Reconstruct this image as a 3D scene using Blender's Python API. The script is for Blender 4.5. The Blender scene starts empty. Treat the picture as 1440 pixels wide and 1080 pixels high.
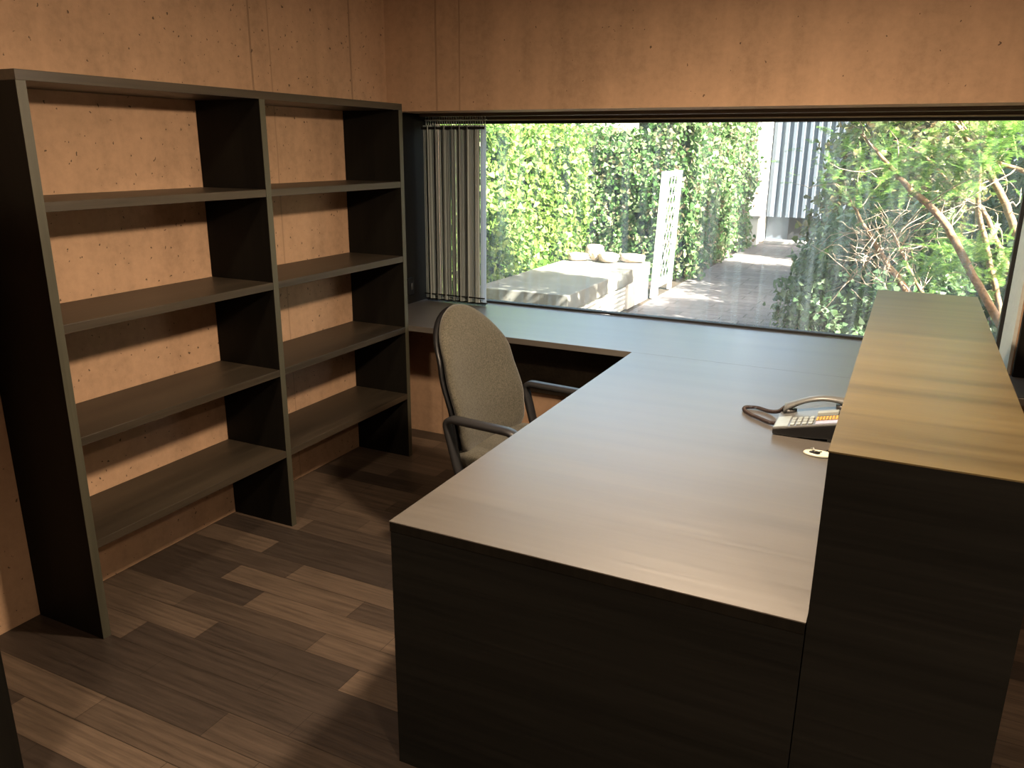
import bpy, bmesh, math, random
from mathutils import Vector, Matrix
random.seed(7)
scene = bpy.context.scene
COL = scene.collection
PI = math.pi

# ------------------------------------------------------------------ camera
cam_data = bpy.data.cameras.new('camera')
cam = bpy.data.objects.new('camera', cam_data)
COL.objects.link(cam)
yaw, pitch, roll = .4543, -.2872, .0078
fw = Vector((-math.sin(yaw)*math.cos(pitch), math.cos(yaw)*math.cos(pitch), math.sin(pitch)))
r0 = Vector((math.cos(yaw), math.sin(yaw), 0)); u0 = r0.cross(fw)
rt = math.cos(roll)*r0 + math.sin(roll)*u0
up = -math.sin(roll)*r0 + math.cos(roll)*u0
cam.matrix_world = Matrix(((rt.x, up.x, -fw.x, 2.6734), (rt.y, up.y, -fw.y, -3.8766), (rt.z, up.z, -fw.z, 1.6511), (0, 0, 0, 1)))
cam_data.sensor_fit = 'HORIZONTAL'; cam_data.sensor_width = 36
cam_data.lens = 1122.8/1440*36
cam_data.clip_start = .05; cam_data.clip_end = 200
scene.camera = cam

# ------------------------------------------------------------------ exposure, sky, sun
vs = scene.view_settings
vs.view_transform = 'Standard'; vs.look = 'None'; vs.gamma = 1; vs.use_curve_mapping = False
vs.exposure = 0.0
SUN_DIR = Vector((.75, -.30, .60)).normalized()          # towards the sun
world = bpy.data.worlds.new('sky'); scene.world = world
world.use_nodes = True
wn = world.node_tree.nodes; wl = world.node_tree.links
bg = wn['Background']
sky = wn.new('ShaderNodeTexSky'); sky.sky_type = 'NISHITA'; sky.sun_disc = False
sky.sun_elevation = math.asin(SUN_DIR.z); sky.sun_rotation = math.atan2(SUN_DIR.x, SUN_DIR.y)
sky.air_density = 1.0; sky.dust_density = 2.5; sky.ozone_density = 1.0
hz = wn.new('ShaderNodeMix'); hz.data_type = 'RGBA'; hz.blend_type = 'MULTIPLY'; hz.inputs[0].default_value = 1
hz.inputs[7].default_value = (1.08, .97, .82, 1)
wl.new(sky.outputs[0], hz.inputs[6]); wl.new(hz.outputs[2], bg.inputs[0]); bg.inputs[1].default_value = 1.15
sun_d = bpy.data.lights.new('sun', 'SUN'); sun_d.energy = 46; sun_d.angle = .01; sun_d.color = (1, .94, .84)
sun = bpy.data.objects.new('sun', sun_d); COL.objects.link(sun)
sun.rotation_euler = SUN_DIR.to_track_quat('Z', 'Y').to_euler()

LAMP_COL = (1.0, .76, .52)
PENDANT_W, FILL_W, SIDE_W = 210, 42, 85
WASH_W = 6


# ------------------------------------------------------------------ materials
def new_mat(name):
    m = bpy.data.materials.new(name); m.use_nodes = True
    nt = m.node_tree
    return m, nt, nt.nodes['Principled BSDF']


def N(nt, typ, **kw):
    n = nt.nodes.new(typ)
    for k, v in kw.items():
        if k.startswith('i_'):
            n.inputs[k[2:].replace('_', ' ')].default_value = v
        else:
            setattr(n, k, v)
    return n


def ramp(nt, src, stops):
    r = nt.nodes.new('ShaderNodeValToRGB')
    el = r.color_ramp.elements
    while len(el) < len(stops): el.new(.5)
    for e, (p, c) in zip(el, stops):
        e.position = p; e.color = (*c, 1) if len(c) == 3 else c
    nt.links.new(src, r.inputs[0]); return r


def bump(nt, bs, height, strength, dist=.01):
    b = N(nt, 'ShaderNodeBump'); b.inputs['Strength'].default_value = strength; b.inputs['Distance'].default_value = dist
    nt.links.new(height, b.inputs['Height']); nt.links.new(b.outputs[0], bs.inputs['Normal'])


def plain(name, col, rough=.5, metal=0, spec=.5, noise=0.0):
    m, nt, bs = new_mat(name)
    bs.inputs['Roughness'].default_value = rough; bs.inputs['Metallic'].default_value = metal
    bs.inputs['Specular IOR Level'].default_value = spec
    tc = N(nt, 'ShaderNodeTexCoord'); nz = N(nt, 'ShaderNodeTexNoise', i_Scale=60.0, i_Detail=3.0)
    nt.links.new(tc.outputs['Object'], nz.inputs['Vector'])
    k = .06 + noise
    r = ramp(nt, nz.outputs[0], [(.3, [c*(1-k) for c in col]), (.7, [min(1, c*(1+k)) for c in col])])
    nt.links.new(r.outputs[0], bs.inputs['Base Color'])
    return m


def wood(name, dark, light, axis='X', rough=.38, spec=.5, bands=6.0, ior=1.5):
    m, nt, bs = new_mat(name)
    tc = N(nt, 'ShaderNodeTexCoord')
    def stretched(a, b):
        mp = N(nt, 'ShaderNodeMapping')
        mp.inputs['Scale'].default_value = [a if ax == axis else b for ax in 'XYZ']
        nt.links.new(tc.outputs['Object'], mp.inputs[0]); return mp
    n1 = N(nt, 'ShaderNodeTexNoise', i_Scale=1.0, i_Detail=6.0, i_Roughness=.65)
    nt.links.new(stretched(2.2, 70).outputs[0], n1.inputs['Vector'])
    n2 = N(nt, 'ShaderNodeTexNoise', i_Scale=1.0, i_Detail=2.0)
    nt.links.new(stretched(.7, bands).outputs[0], n2.inputs['Vector'])
    mx = N(nt, 'ShaderNodeMath', operation='MULTIPLY_ADD'); mx.inputs[1].default_value = .5
    nt.links.new(n1.outputs[0], mx.inputs[0])
    m2 = N(nt, 'ShaderNodeMath', operation='MULTIPLY'); m2.inputs[1].default_value = .5
    nt.links.new(n2.outputs[0], m2.inputs[0]); nt.links.new(m2.outputs[0], mx.inputs[2])
    r = ramp(nt, mx.outputs[0], [(.36, dark), (.64, light)])
    nt.links.new(r.outputs[0], bs.inputs['Base Color'])
    bs.inputs['Roughness'].default_value = rough
    bs.inputs['Specular IOR Level'].default_value = spec
    bs.inputs['IOR'].default_value = ior
    rr = N(nt, 'ShaderNodeMapRange'); rr.inputs['To Min'].default_value = rough-.05; rr.inputs['To Max'].default_value = rough+.07
    nt.links.new(n1.outputs[0], rr.inputs[0]); nt.links.new(rr.outputs[0], bs.inputs['Roughness'])
    bump(nt, bs, n1.outputs[0], .08, .002)
    return m


def concrete(name, base, seams=(), seam_axis='Y', pits=1.0):
    m, nt, bs = new_mat(name); L = nt.links
    tc = N(nt, 'ShaderNodeTexCoord')
    big = N(nt, 'ShaderNodeTexNoise', i_Scale=1.6, i_Detail=5.0, i_Roughness=.6); L.new(tc.outputs['Object'], big.inputs['Vector'])
    fine = N(nt, 'ShaderNodeTexNoise', i_Scale=28.0, i_Detail=6.0, i_Roughness=.7); L.new(tc.outputs['Object'], fine.inputs['Vector'])
    mp = N(nt, 'ShaderNodeMapping'); mp.inputs['Scale'].default_value = (9, 9, .5); L.new(tc.outputs['Object'], mp.inputs[0])
    vert = N(nt, 'ShaderNodeTexNoise', i_Scale=1.0, i_Detail=4.0); L.new(mp.outputs[0], vert.inputs['Vector'])
    def mul(a, k, add=None):
        n = N(nt, 'ShaderNodeMath', operation='MULTIPLY_ADD'); L.new(a, n.inputs[0]); n.inputs[1].default_value = k
        if add is None: n.inputs[2].default_value = 0
        else: L.new(add, n.inputs[2])
        return n.outputs[0]
    s = mul(big.outputs[0], .45, mul(fine.outputs[0], .3, mul(vert.outputs[0], .25)))
    r = ramp(nt, s, [(.36, [c*.70 for c in base]), (.5, base), (.64, [c*1.2 for c in base])])
    # air pits: cells whose centre is near, only where a second noise lets them be
    wn_ = N(nt, 'ShaderNodeTexNoise', i_Scale=45.0, i_Detail=2.0); L.new(tc.outputs['Object'], wn_.inputs['Vector'])
    wa = N(nt, 'ShaderNodeVectorMath', operation='SCALE'); wa.inputs['Scale'].default_value = .03; L.new(wn_.outputs['Color'], wa.inputs[0])
    ad = N(nt, 'ShaderNodeVectorMath', operation='ADD'); L.new(tc.outputs['Object'], ad.inputs[0]); L.new(wa.outputs[0], ad.inputs[1])
    mp2 = N(nt, 'ShaderNodeMapping'); mp2.inputs['Scale'].default_value = (34, 34, 26); L.new(ad.outputs[0], mp2.inputs[0])
    vo = N(nt, 'ShaderNodeTexVoronoi', i_Scale=1.0); L.new(mp2.outputs[0], vo.inputs['Vector'])
    sep = N(nt, 'ShaderNodeSeparateColor'); L.new(vo.outputs['Color'], sep.inputs[0])
    rad = N(nt, 'ShaderNodeMapRange'); rad.inputs['From Min'].default_value = 1-.75*pits; rad.inputs['From Max'].default_value = 1
    rad.inputs['To Min'].default_value = 0; rad.inputs['To Max'].default_value = .27*pits; L.new(sep.outputs[0], rad.inputs[0])
    lt = N(nt, 'ShaderNodeMath', operation='LESS_THAN'); L.new(vo.outputs['Distance'], lt.inputs[0]); L.new(rad.outputs[0], lt.inputs[1])
    col = r.outputs[0]
    mixp = N(nt, 'ShaderNodeMix', data_type='RGBA'); L.new(lt.outputs[0], mixp.inputs[0]); L.new(col, mixp.inputs[6])
    mixp.inputs[7].default_value = [c*.30 for c in base] + [1]
    col = mixp.outputs[2]
    if seams:
        sx = N(nt, 'ShaderNodeSeparateXYZ'); L.new(tc.outputs['Object'], sx.inputs[0])
        wob = mul(big.outputs[0], .02, sx.outputs[seam_axis])
        for s0, wdt, k in seams:
            cmpn = N(nt, 'ShaderNodeMath', operation='COMPARE'); L.new(wob, cmpn.inputs[0])
            cmpn.inputs[1].default_value = s0 + .01; cmpn.inputs[2].default_value = wdt
            fac = N(nt, 'ShaderNodeMath', operation='MULTIPLY'); L.new(cmpn.outputs[0], fac.inputs[0]); L.new(fine.outputs[0], fac.inputs[1])
            mxs = N(nt, 'ShaderNodeMix', data_type='RGBA'); L.new(fac.outputs[0], mxs.inputs[0]); L.new(col, mxs.inputs[6])
            mxs.inputs[7].default_value = [c*k for c in base] + [1]; col = mxs.outputs[2]
    L.new(col, bs.inputs['Base Color'])
    bs.inputs['Roughness'].default_value = .75; bs.inputs['Specular IOR Level'].default_value = .25
    hh = N(nt, 'ShaderNodeMath', operation='SUBTRACT'); L.new(fine.outputs[0], hh.inputs[0]); L.new(lt.outputs[0], hh.inputs[1])
    bump(nt, bs, hh.outputs[0], .35, .004)
    return m


def planks(name):
    m, nt, bs = new_mat(name); L = nt.links
    tc = N(nt, 'ShaderNodeTexCoord')
    br = N(nt, 'ShaderNodeTexBrick'); L.new(tc.outputs['Object'], br.inputs['Vector'])
    br.offset = .37; br.offset_frequency = 2; br.squash = 1
    br.inputs['Scale'].default_value = 1; br.inputs['Brick Width'].default_value = .62; br.inputs['Row Height'].default_value = .115
    br.inputs['Mortar Size'].default_value = .0012; br.inputs['Mortar Smooth'].default_value = .3; br.inputs['Bias'].default_value = -.25
    br.inputs['Color1'].default_value = (.046, .034, .027, 1); br.inputs['Color2'].default_value = (.150, .106, .075, 1)
    br.inputs['Mortar'].default_value = (.02, .014, .01, 1)
    mp = N(nt, 'ShaderNodeMapping'); mp.inputs['Scale'].default_value = (3, 60, 60); L.new(tc.outputs['Object'], mp.inputs[0])
    n1 = N(nt, 'ShaderNodeTexNoise', i_Scale=1.0, i_Detail=6.0, i_Roughness=.7); L.new(mp.outputs[0], n1.inputs['Vector'])
    r = ramp(nt, n1.outputs[0], [(.3, (.55, .55, .55)), (.7, (1.35, 1.35, 1.35))])
    mx = N(nt, 'ShaderNodeMix', data_type='RGBA', blend_type='MULTIPLY'); mx.inputs[0].default_value = 1
    L.new(br.outputs['Color'], mx.inputs[6]); L.new(r.outputs[0], mx.inputs[7]); L.new(mx.outputs[2], bs.inputs['Base Color'])
    bs.inputs['Roughness'].default_value = .42; bs.inputs['Specular IOR Level'].default_value = .45
    bump(nt, bs, n1.outputs[0], .12, .002)
    return m


def paving(name):
    m, nt, bs = new_mat(name); L = nt.links
    tc = N(nt, 'ShaderNodeTexCoord')
    br = N(nt, 'ShaderNodeTexBrick'); L.new(tc.outputs['Object'], br.inputs['Vector'])
    br.inputs['Scale'].default_value = 1; br.inputs['Brick Width'].default_value = .42; br.inputs['Row Height'].default_value = .21
    br.inputs['Mortar Size'].default_value = .007
    br.inputs['Color1'].default_value = (.145, .130, .130, 1); br.inputs['Color2'].default_value = (.205, .185, .182, 1); br.inputs['Mortar'].default_value = (.07, .063, .06, 1)
    nz = N(nt, 'ShaderNodeTexNoise', i_Scale=14.0, i_Detail=6.0); L.new(tc.outputs['Object'], nz.inputs['Vector'])
    r = ramp(nt, nz.outputs[0], [(.3, (.75, .75, .75)), (.7, (1.2, 1.2, 1.2))])
    mx = N(nt, 'ShaderNodeMix', data_type='RGBA', blend_type='MULTIPLY'); mx.inputs[0].default_value = 1
    L.new(br.outputs['Color'], mx.inputs[6]); L.new(r.outputs[0], mx.inputs[7]); L.new(mx.outputs[2], bs.inputs['Base Color'])
    bs.inputs['Roughness'].default_value = .8
    bump(nt, bs, br.outputs['Fac'], -.4, .01)
    return m


def leaf_mat(name, cols, trans=.35):
    m, nt, bs = new_mat(name); L = nt.links
    ge = N(nt, 'ShaderNodeNewGeometry')
    st = [(i/(len(cols)-1)*.9+.05, c) for i, c in enumerate(cols)]
    r = ramp(nt, ge.outputs['Random Per Island'], st)
    L.new(r.outputs[0], bs.inputs['Base Color']); bs.inputs['Roughness'].default_value = .45
    tr = N(nt, 'ShaderNodeBsdfTranslucent'); L.new(r.outputs[0], tr.inputs['Color'])
    mx = N(nt, 'ShaderNodeMixShader'); mx.inputs[0].default_value = trans
    L.new(bs.outputs[0], mx.inputs[1]); L.new(tr.outputs[0], mx.inputs[2])
    L.new(mx.outputs[0], nt.nodes['Material Output'].inputs['Surface'])
    return m


def fabric(name, a, b):
    m, nt, bs = new_mat(name); L = nt.links
    tc = N(nt, 'ShaderNodeTexCoord')
    n1 = N(nt, 'ShaderNodeTexNoise', i_Scale=140.0, i_Detail=3.0, i_Roughness=.8); L.new(tc.outputs['Object'], n1.inputs['Vector'])
    n2 = N(nt, 'ShaderNodeTexNoise', i_Scale=420.0, i_Detail=2.0); L.new(tc.outputs['Object'], n2.inputs['Vector'])
    ad = N(nt, 'ShaderNodeMath', operation='MULTIPLY_ADD'); ad.inputs[1].default_value = .6; L.new(n1.outputs[0], ad.inputs[0])
    m2 = N(nt, 'ShaderNodeMath', operation='MULTIPLY'); m2.inputs[1].default_value = .4; L.new(n2.outputs[0], m2.inputs[0]); L.new(m2.outputs[0], ad.inputs[2])
    r = ramp(nt, ad.outputs[0], [(.38, a), (.62, b)]); L.new(r.outputs[0], bs.inputs['Base Color'])
    bs.inputs['Roughness'].default_value = .95; bs.inputs['Specular IOR Level'].default_value = .1
    bs.inputs['Sheen Weight'].default_value = .25
    bump(nt, bs, ad.outputs[0], .5, .002)
    return m


def glass(name):
    m, nt, bs = new_mat(name); L = nt.links
    nt.nodes.remove(bs)
    tr = N(nt, 'ShaderNodeBsdfTransparent'); tr.inputs[0].default_value = (.97, .985, .975, 1)
    gl = N(nt, 'ShaderNodeBsdfGlossy'); gl.inputs['Roughness'].default_value = .0
    lw = N(nt, 'ShaderNodeLayerWeight'); lw.inputs['Blend'].default_value = .5
    pw = N(nt, 'ShaderNodeMath', operation='POWER'); pw.inputs[1].default_value = 4; L.new(lw.outputs['Facing'], pw.inputs[0])
    ma = N(nt, 'ShaderNodeMath', operation='MULTIPLY_ADD'); ma.inputs[1].default_value = .5; ma.inputs[2].default_value = .035; L.new(pw.outputs[0], ma.inputs[0])
    mx = N(nt, 'ShaderNodeMixShader'); L.new(ma.outputs[0], mx.inputs[0]); L.new(tr.outputs[0], mx.inputs[1]); L.new(gl.outputs[0], mx.inputs[2])
    # dirt streaks on the pane, plus a pale veil that paints in haze
    tc = N(nt, 'ShaderNodeTexCoord'); mp = N(nt, 'ShaderNodeMapping'); mp.inputs['Scale'].default_value = (38, 1, 1.2); L.new(tc.outputs['Object'], mp.inputs[0])
    nz = N(nt, 'ShaderNodeTexNoise', i_Scale=1.0, i_Detail=4.0); L.new(mp.outputs[0], nz.inputs['Vector'])
    rr = N(nt, 'ShaderNodeMapRange'); rr.inputs['From Min'].default_value = .42; rr.inputs['From Max'].default_value = .75
    rr.inputs['To Min'].default_value = .03; rr.inputs['To Max'].default_value = .15; L.new(nz.outputs[0], rr.inputs[0])
    du = N(nt, 'ShaderNodeBsdfTranslucent'); du.inputs[0].default_value = (.8, .85, .85, 1)
    m3 = N(nt, 'ShaderNodeMixShader'); L.new(rr.outputs[0], m3.inputs[0]); L.new(mx.outputs[0], m3.inputs[1]); L.new(du.outputs[0], m3.inputs[2])
    L.new(m3.outputs[0], nt.nodes['Material Output'].inputs['Surface'])
    return m


def emissive(name, col, strength):
    m, nt, bs = new_mat(name)
    bs.inputs['Base Color'].default_value = (.9, .85, .75, 1)
    bs.inputs['Emission Color'].default_value = (*col, 1); bs.inputs['Emission Strength'].default_value = strength
    return m


CONC = (.45, .288, .182)
M = dict(
    wall_l=concrete('exposed_concrete_left', CONC, [(-1.02, .006, .35), (-.90, .004, .55), (-.31, .007, .4)], 'Y', 1.0),
    wall_w=concrete('exposed_concrete_window', [c*.92 for c in CONC], [(.32, .006, .45), (.46, .005, .5)], 'X', .55),
    wall_o=concrete('exposed_concrete_plain', CONC),
    plat=concrete('weathered_concrete', (.22, .215, .19)),
    ceil=plain('ceiling_paint', (.42, .36, .30), .8),
    floor=planks('dark_strip_parquet'),
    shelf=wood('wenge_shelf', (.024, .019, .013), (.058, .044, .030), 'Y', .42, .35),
    shelf_v=wood('wenge_upright', (.0045, .004, .003), (.010, .0085, .0065), 'Z', .6, .12),  # same board wood, darkened to hold the shade on the side faces
    edge=wood('wenge_lit_edge', (.046, .044, .030), (.072, .068, .047), 'Z', .45, .4),  # same wood again, lightened to hold lamplight on the front edges
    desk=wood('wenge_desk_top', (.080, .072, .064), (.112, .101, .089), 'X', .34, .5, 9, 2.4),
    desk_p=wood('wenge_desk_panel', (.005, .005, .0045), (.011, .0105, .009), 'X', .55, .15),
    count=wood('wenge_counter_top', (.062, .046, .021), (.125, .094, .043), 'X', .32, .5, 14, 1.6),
    frame=plain('window_frame_bronze', (.10, .075, .052), .45, 0, .4),
    seal=plain('rubber_seal', (.008, .008, .008), .6),
    glass=glass('window_glass'),
    black=plain('black_plastic', (.006, .006, .007), .42, 0, .3),
    dgrey=plain('dark_grey_plastic', (.035, .035, .036), .42),
    arm=plain('chair_arm_plastic', (.022, .022, .024), .4),
    lgrey=plain('light_grey_plastic', (.30, .34, .34), .4),
    mgrey=plain('silver_grey_plastic', (.115, .12, .12), .33),
    amber=plain('amber_label_paper', (.62, .33, .08), .5),
    lilac=plain('pale_display', (.40, .38, .48), .2),
    cream=plain('cream_plastic', (.60, .60, .50), .4),
    chrome=plain('brushed_steel', (.55, .55, .55), .3, 1),
    fabric=fabric('chair_fabric', (.040, .037, .028), (.108, .100, .077)),
    white=plain('white_painted_metal', (.80, .80, .78), .45),
    render=plain('white_render', (.78, .76, .72), .85),
    shaded_wall=plain('grey_blue_shaded_wall', (.115, .14, .175), .55),  # shade on the far facade is put into this dark colour
    door=plain('dark_door', (.03, .032, .036), .4),
    stone=plain('pale_fieldstone', (.52, .42, .34), .85, 0, .3, .25),
    soil=plain('garden_soil', (.07, .055, .04), .95, 0, .2, .3),
    step=plain('concrete_step', (.42, .41, .40), .85),
    pave=paving('paving_bricks'),
    bark=plain('reddish_bark', (.30, .19, .12), .85, 0, .2, .3),
    twig=plain('dead_twig', (.42, .33, .25), .85, 0, .2, .2),
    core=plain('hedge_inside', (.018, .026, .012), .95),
    ivy=leaf_mat('ivy_leaf', [(.05, .12, .02), (.12, .24, .04), (.20, .32, .06), (.32, .40, .11), (.10, .20, .035)]),
    ivy2=leaf_mat('climber_leaf', [(.05, .13, .03), (.09, .20, .05), (.15, .26, .09), (.24, .33, .15), (.26, .20, .12)]),
    shrub=leaf_mat('shrub_leaf', [(.03, .07, .025), (.06, .13, .05), (.11, .19, .09), (.20, .28, .16), (.05, .10, .03)]),
    brownleaf=leaf_mat('dry_leaf', [(.06, .09, .03), (.13, .17, .05), (.22, .23, .09), (.20, .14, .07), (.10, .15, .05)]),
    yew=leaf_mat('yew_needle', [(.06, .17, .03), (.12, .27, .05), (.20, .38, .07), (.32, .46, .11)], .4),
    shade=plain('lamp_shade_metal', (.05, .05, .05), .4),
)

# curtain: grey strings with their own light and dark yarns
def curtain_mat():
    m, nt, bs = new_mat('string_curtain_yarn'); L = nt.links
    ge = N(nt, 'ShaderNodeNewGeometry')
    r = ramp(nt, ge.outputs['Random Per Island'], [(.0, (.09, .10, .105)), (.3, (.36, .40, .40)), (.75, (.54, .60, .58)), (1, (.78, .84, .82))])
    L.new(r.outputs[0], bs.inputs['Base Color']); bs.inputs['Roughness'].default_value = .7
    tr = N(nt, 'ShaderNodeBsdfTranslucent'); L.new(r.outputs[0], tr.inputs['Color'])
    mx = N(nt, 'ShaderNodeMixShader'); mx.inputs[0].default_value = .5
    L.new(bs.outputs[0], mx.inputs[1]); L.new(tr.outputs[0], mx.inputs[2]); L.new(mx.outputs[0], nt.nodes['Material Output'].inputs['Surface'])
    return m
M['yarn'] = curtain_mat()
M['sheer'] = leaf_mat('curtain_edge_yarn', [(.72, .82, .92), (.80, .90, .98)], .6)


# ------------------------------------------------------------------ mesh helpers
class MB:
    def __init__(s): s.v = []; s.f = []; s.sm = []

    def add(s, vs_, fs_, smooth=False):
        o = len(s.v); s.v += [tuple(p) for p in vs_]
        s.f += [tuple(i+o for i in f) for f in fs_]; s.sm += [smooth]*len(fs_); return s

    def box(s, x0, x1, y0, y1, z0, z1):
        vs_ = [(x, y, z) for z in (z0, z1) for y in (y0, y1) for x in (x0, x1)]
        return s.add(vs_, [(0, 2, 3, 1), (4, 5, 7, 6), (0, 1, 5, 4), (2, 6, 7, 3), (0, 4, 6, 2), (1, 3, 7, 5)])

    def hexa(s, vs_):
        return s.add(vs_, [(0, 2, 3, 1), (4, 5, 7, 6), (0, 1, 5, 4), (2, 6, 7, 3), (0, 4, 6, 2), (1, 3, 7, 5)])

    def loft(s, rings, cap=True, smooth=True):
        n = len(rings[0]); vs_ = [p for r in rings for p in r]; fs_ = []
        for i in range(len(rings)-1):
            for j in range(n):
                k = (j+1) % n
                fs_.append((i*n+j, i*n+k, (i+1)*n+k, (i+1)*n+j))
        s.add(vs_, fs_, smooth)
        if cap:
            o = len(s.v)-len(vs_)
            s.f += [tuple(o+j for j in reversed(range(n))), tuple(o+(len(rings)-1)*n+j for j in range(n))]; s.sm += [False, False]
        return s

    def tube(s, pts, rad, n=8, smooth=True):
        pts = [Vector(p) for p in pts]
        rads = rad if isinstance(rad, (list, tuple)) else [rad]*len(pts)
        rings = []; ref = None
        for i, p in enumerate(pts):
            t = (pts[min(i+1, len(pts)-1)]-pts[max(i-1, 0)]).normalized()
            if ref is None:
                ref = t.orthogonal().normalized()
            ref = (ref - t*ref.dot(t))
            ref = ref.normalized() if ref.length > 1e-6 else t.orthogonal().normalized()
            b = t.cross(ref)
            rings.append([tuple(p + (ref*math.cos(a)+b*math.sin(a))*rads[i]) for a in (2*PI*k/n for k in range(n))])
        return s.loft(rings, True, smooth)

    def lathe(s, prof, c=(0, 0, 0), n=32, cap=False, smooth=True):
        rings = [[(c[0]+r*math.cos(2*PI*k/n), c[1]+r*math.sin(2*PI*k/n), c[2]+z) for k in range(n)] for r, z in prof]
        return s.loft(rings, cap, smooth)

    def build(s, name, mat, parent=None, bevel=0, origin=None, sub=0):
        o = Vector(origin) if origin else (Vector(parent.location) if parent and not parent.parent else (Vector(parent['_o']) if parent else Vector((0, 0, 0))))
        me = bpy.data.meshes.new(name)
        me.from_pydata([(x-o.x, y-o.y, z-o.z) for x, y, z in s.v], [], s.f)
        me.polygons.foreach_set('use_smooth', s.sm)
        me.materials.append(mat); me.update()
        ob = bpy.data.objects.new(name, me); COL.objects.link(ob)
        if parent:
            ob.parent = parent
        else:
            ob.location = o
        ob['_o'] = tuple(o)
        if bevel:
            b = ob.modifiers.new('bevel', 'BEVEL'); b.width = bevel; b.segments = 2; b.limit_method = 'ANGLE'; b.harden_normals = False
        if sub:
            d = ob.modifiers.new('sub', 'SUBSURF'); d.levels = sub; d.render_levels = sub
        return ob


def B(*a): return MB().box(*a)


def tag(o, label=None, cat=None, group=None, kind=None):
    if label: o['label'] = label
    if cat: o['category'] = cat
    if group: o['group'] = group
    if kind: o['kind'] = kind
    return o


def thing(name, loc, label, cat, group=None):
    o = bpy.data.objects.new(name, None); o.empty_display_size = .1
    COL.objects.link(o); o.location = loc
    return tag(o, label, cat, group)


def copy_tree(o, parent=None):
    c = o.copy(); COL.objects.link(c)
    if parent: c.parent = parent
    for ch in list(o.children): copy_tree(ch, c)
    return c


def struct(name, mb, mat, bevel=0):
    return tag(mb.build(name, mat, None, bevel), kind='structure')


# ------------------------------------------------------------------ room shell
H_CEIL = 2.62
struct('floor', B(-.3, 6.7, -7.2, .55, -.12, 0), M['floor'])
struct('wall_left', B(-.3, 0, -7.2, .55, 0, H_CEIL), M['wall_l'])
w = MB()
w.box(0, 6.7, 0, .55, 0, .700)           # parapet under the worktop
w.box(0, 6.7, 0, .55, 1.840, H_CEIL)     # lintel over the window
w.box(3.14, 6.7, 0, .55, .700, 1.840)    # pier right of the window
struct('wall_window', w, M['wall_w'])
struct('wall_right', B(6.5, 6.8, -7.2, .55, 0, H_CEIL), M['wall_o'])
struct('wall_back', B(-.3, 6.8, -7.4, -7.2, 0, H_CEIL), M['wall_o'])
struct('ceiling', B(-.3, 6.8, -7.4, .55, H_CEIL, H_CEIL+.25), M['ceil'])
struct('wall_outer', B(-4, 9, -.05, .55, H_CEIL+.25, 3.2), M['wall_o'])
struct('wall_outer_left', B(-4, -.3, .1, .55, -.1, H_CEIL+.25), M['wall_o'])
# dark wooden lining of the pier right of the window
struct('trim_1', MB().box(3.145, 3.62, -.035, -.001, .741, 1.84), M['shelf_v'], .003)

struct('reveal_shade', B(.0005, .012, .001, .394, .741, 1.8395), M['shelf_v'])  # added dark sheet standing in for shade on the left reveal

struct('trim_3', B(3.126, 3.1395, .001, .384, .741, 1.8395), plain('pale_reveal_paint', (.52, .52, .47), .6))

# window
win = tag(MB().box(0.0, 3.139, .395, .47, 1.800, 1.839).build('window_1', M['frame'], None, .003), kind='structure')
B(.0, 3.139, .385, .3945, 1.801, 1.808).build('frame_strip', plain('aluminium_strip', (.50, .46, .34), .4), win)
B(.0, 3.139, .41, .46, 1.785, 1.7995).build('top_seal', M['seal'], win)
B(.0, 3.139, .41, .46, .7405, .752).build('bottom_seal', M['seal'], win)
B(3.112, 3.139, .41, .46, .752, 1.785).build('right_seal', M['seal'], win)
B(.0, .03, .41, .46, .752, 1.785).build('left_seal', M['seal'], win)
B(.03, 3.112, .430, .438, .752, 1.785).build('pane', M['glass'], win)

# ------------------------------------------------------------------ bookcase
D, HB, yL, yM, yR, T = .3433, 1.857, -2.330, -1.362, -.400, .030
bc = thing('bookcase', (0, yL, 0), 'tall dark wooden open bookcase of two bays standing against the concrete wall', 'bookcase')
b0 = .002
MB().box(b0, D, yL, yR+T, HB-T, HB).build('top_panel', M['shelf'], bc, .0015)
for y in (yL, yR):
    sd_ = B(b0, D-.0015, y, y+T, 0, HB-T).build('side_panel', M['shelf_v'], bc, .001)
    B(D-.0014, D, y, y+T, 0, HB-T).build('front_edge', M['edge'], sd_)  # lamplight on the panel's front edge, painted as a lighter strip
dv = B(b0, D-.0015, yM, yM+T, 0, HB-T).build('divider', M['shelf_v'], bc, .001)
B(D-.0014, D, yM, yM+T, 0, HB-T).build('front_edge', M['edge'], dv)
for z in (1.4854, 1.1106, .7363, .3655):
    for a, b in ((yL+T, yM), (yM+T, yR)):
        B(b0, D-.001, a, b, z-T, z).build('shelf', M['shelf'], bc, .0015)

# ------------------------------------------------------------------ window worktop, desk, counter
TZ = .74
yw, yg = -.370, .43
wt = thing('window_worktop', (1.6, 0, .70), 'long dark wooden worktop running under the window behind the desk', 'worktop')
B(.002, 3.72, yw, .412, TZ-.030, TZ).build('top', M['desk'], wt, .0015)
B(.35, 2.58, -.034, -.004, .36, TZ-.031).build('apron', M['shelf'], wt, .0015)

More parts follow.
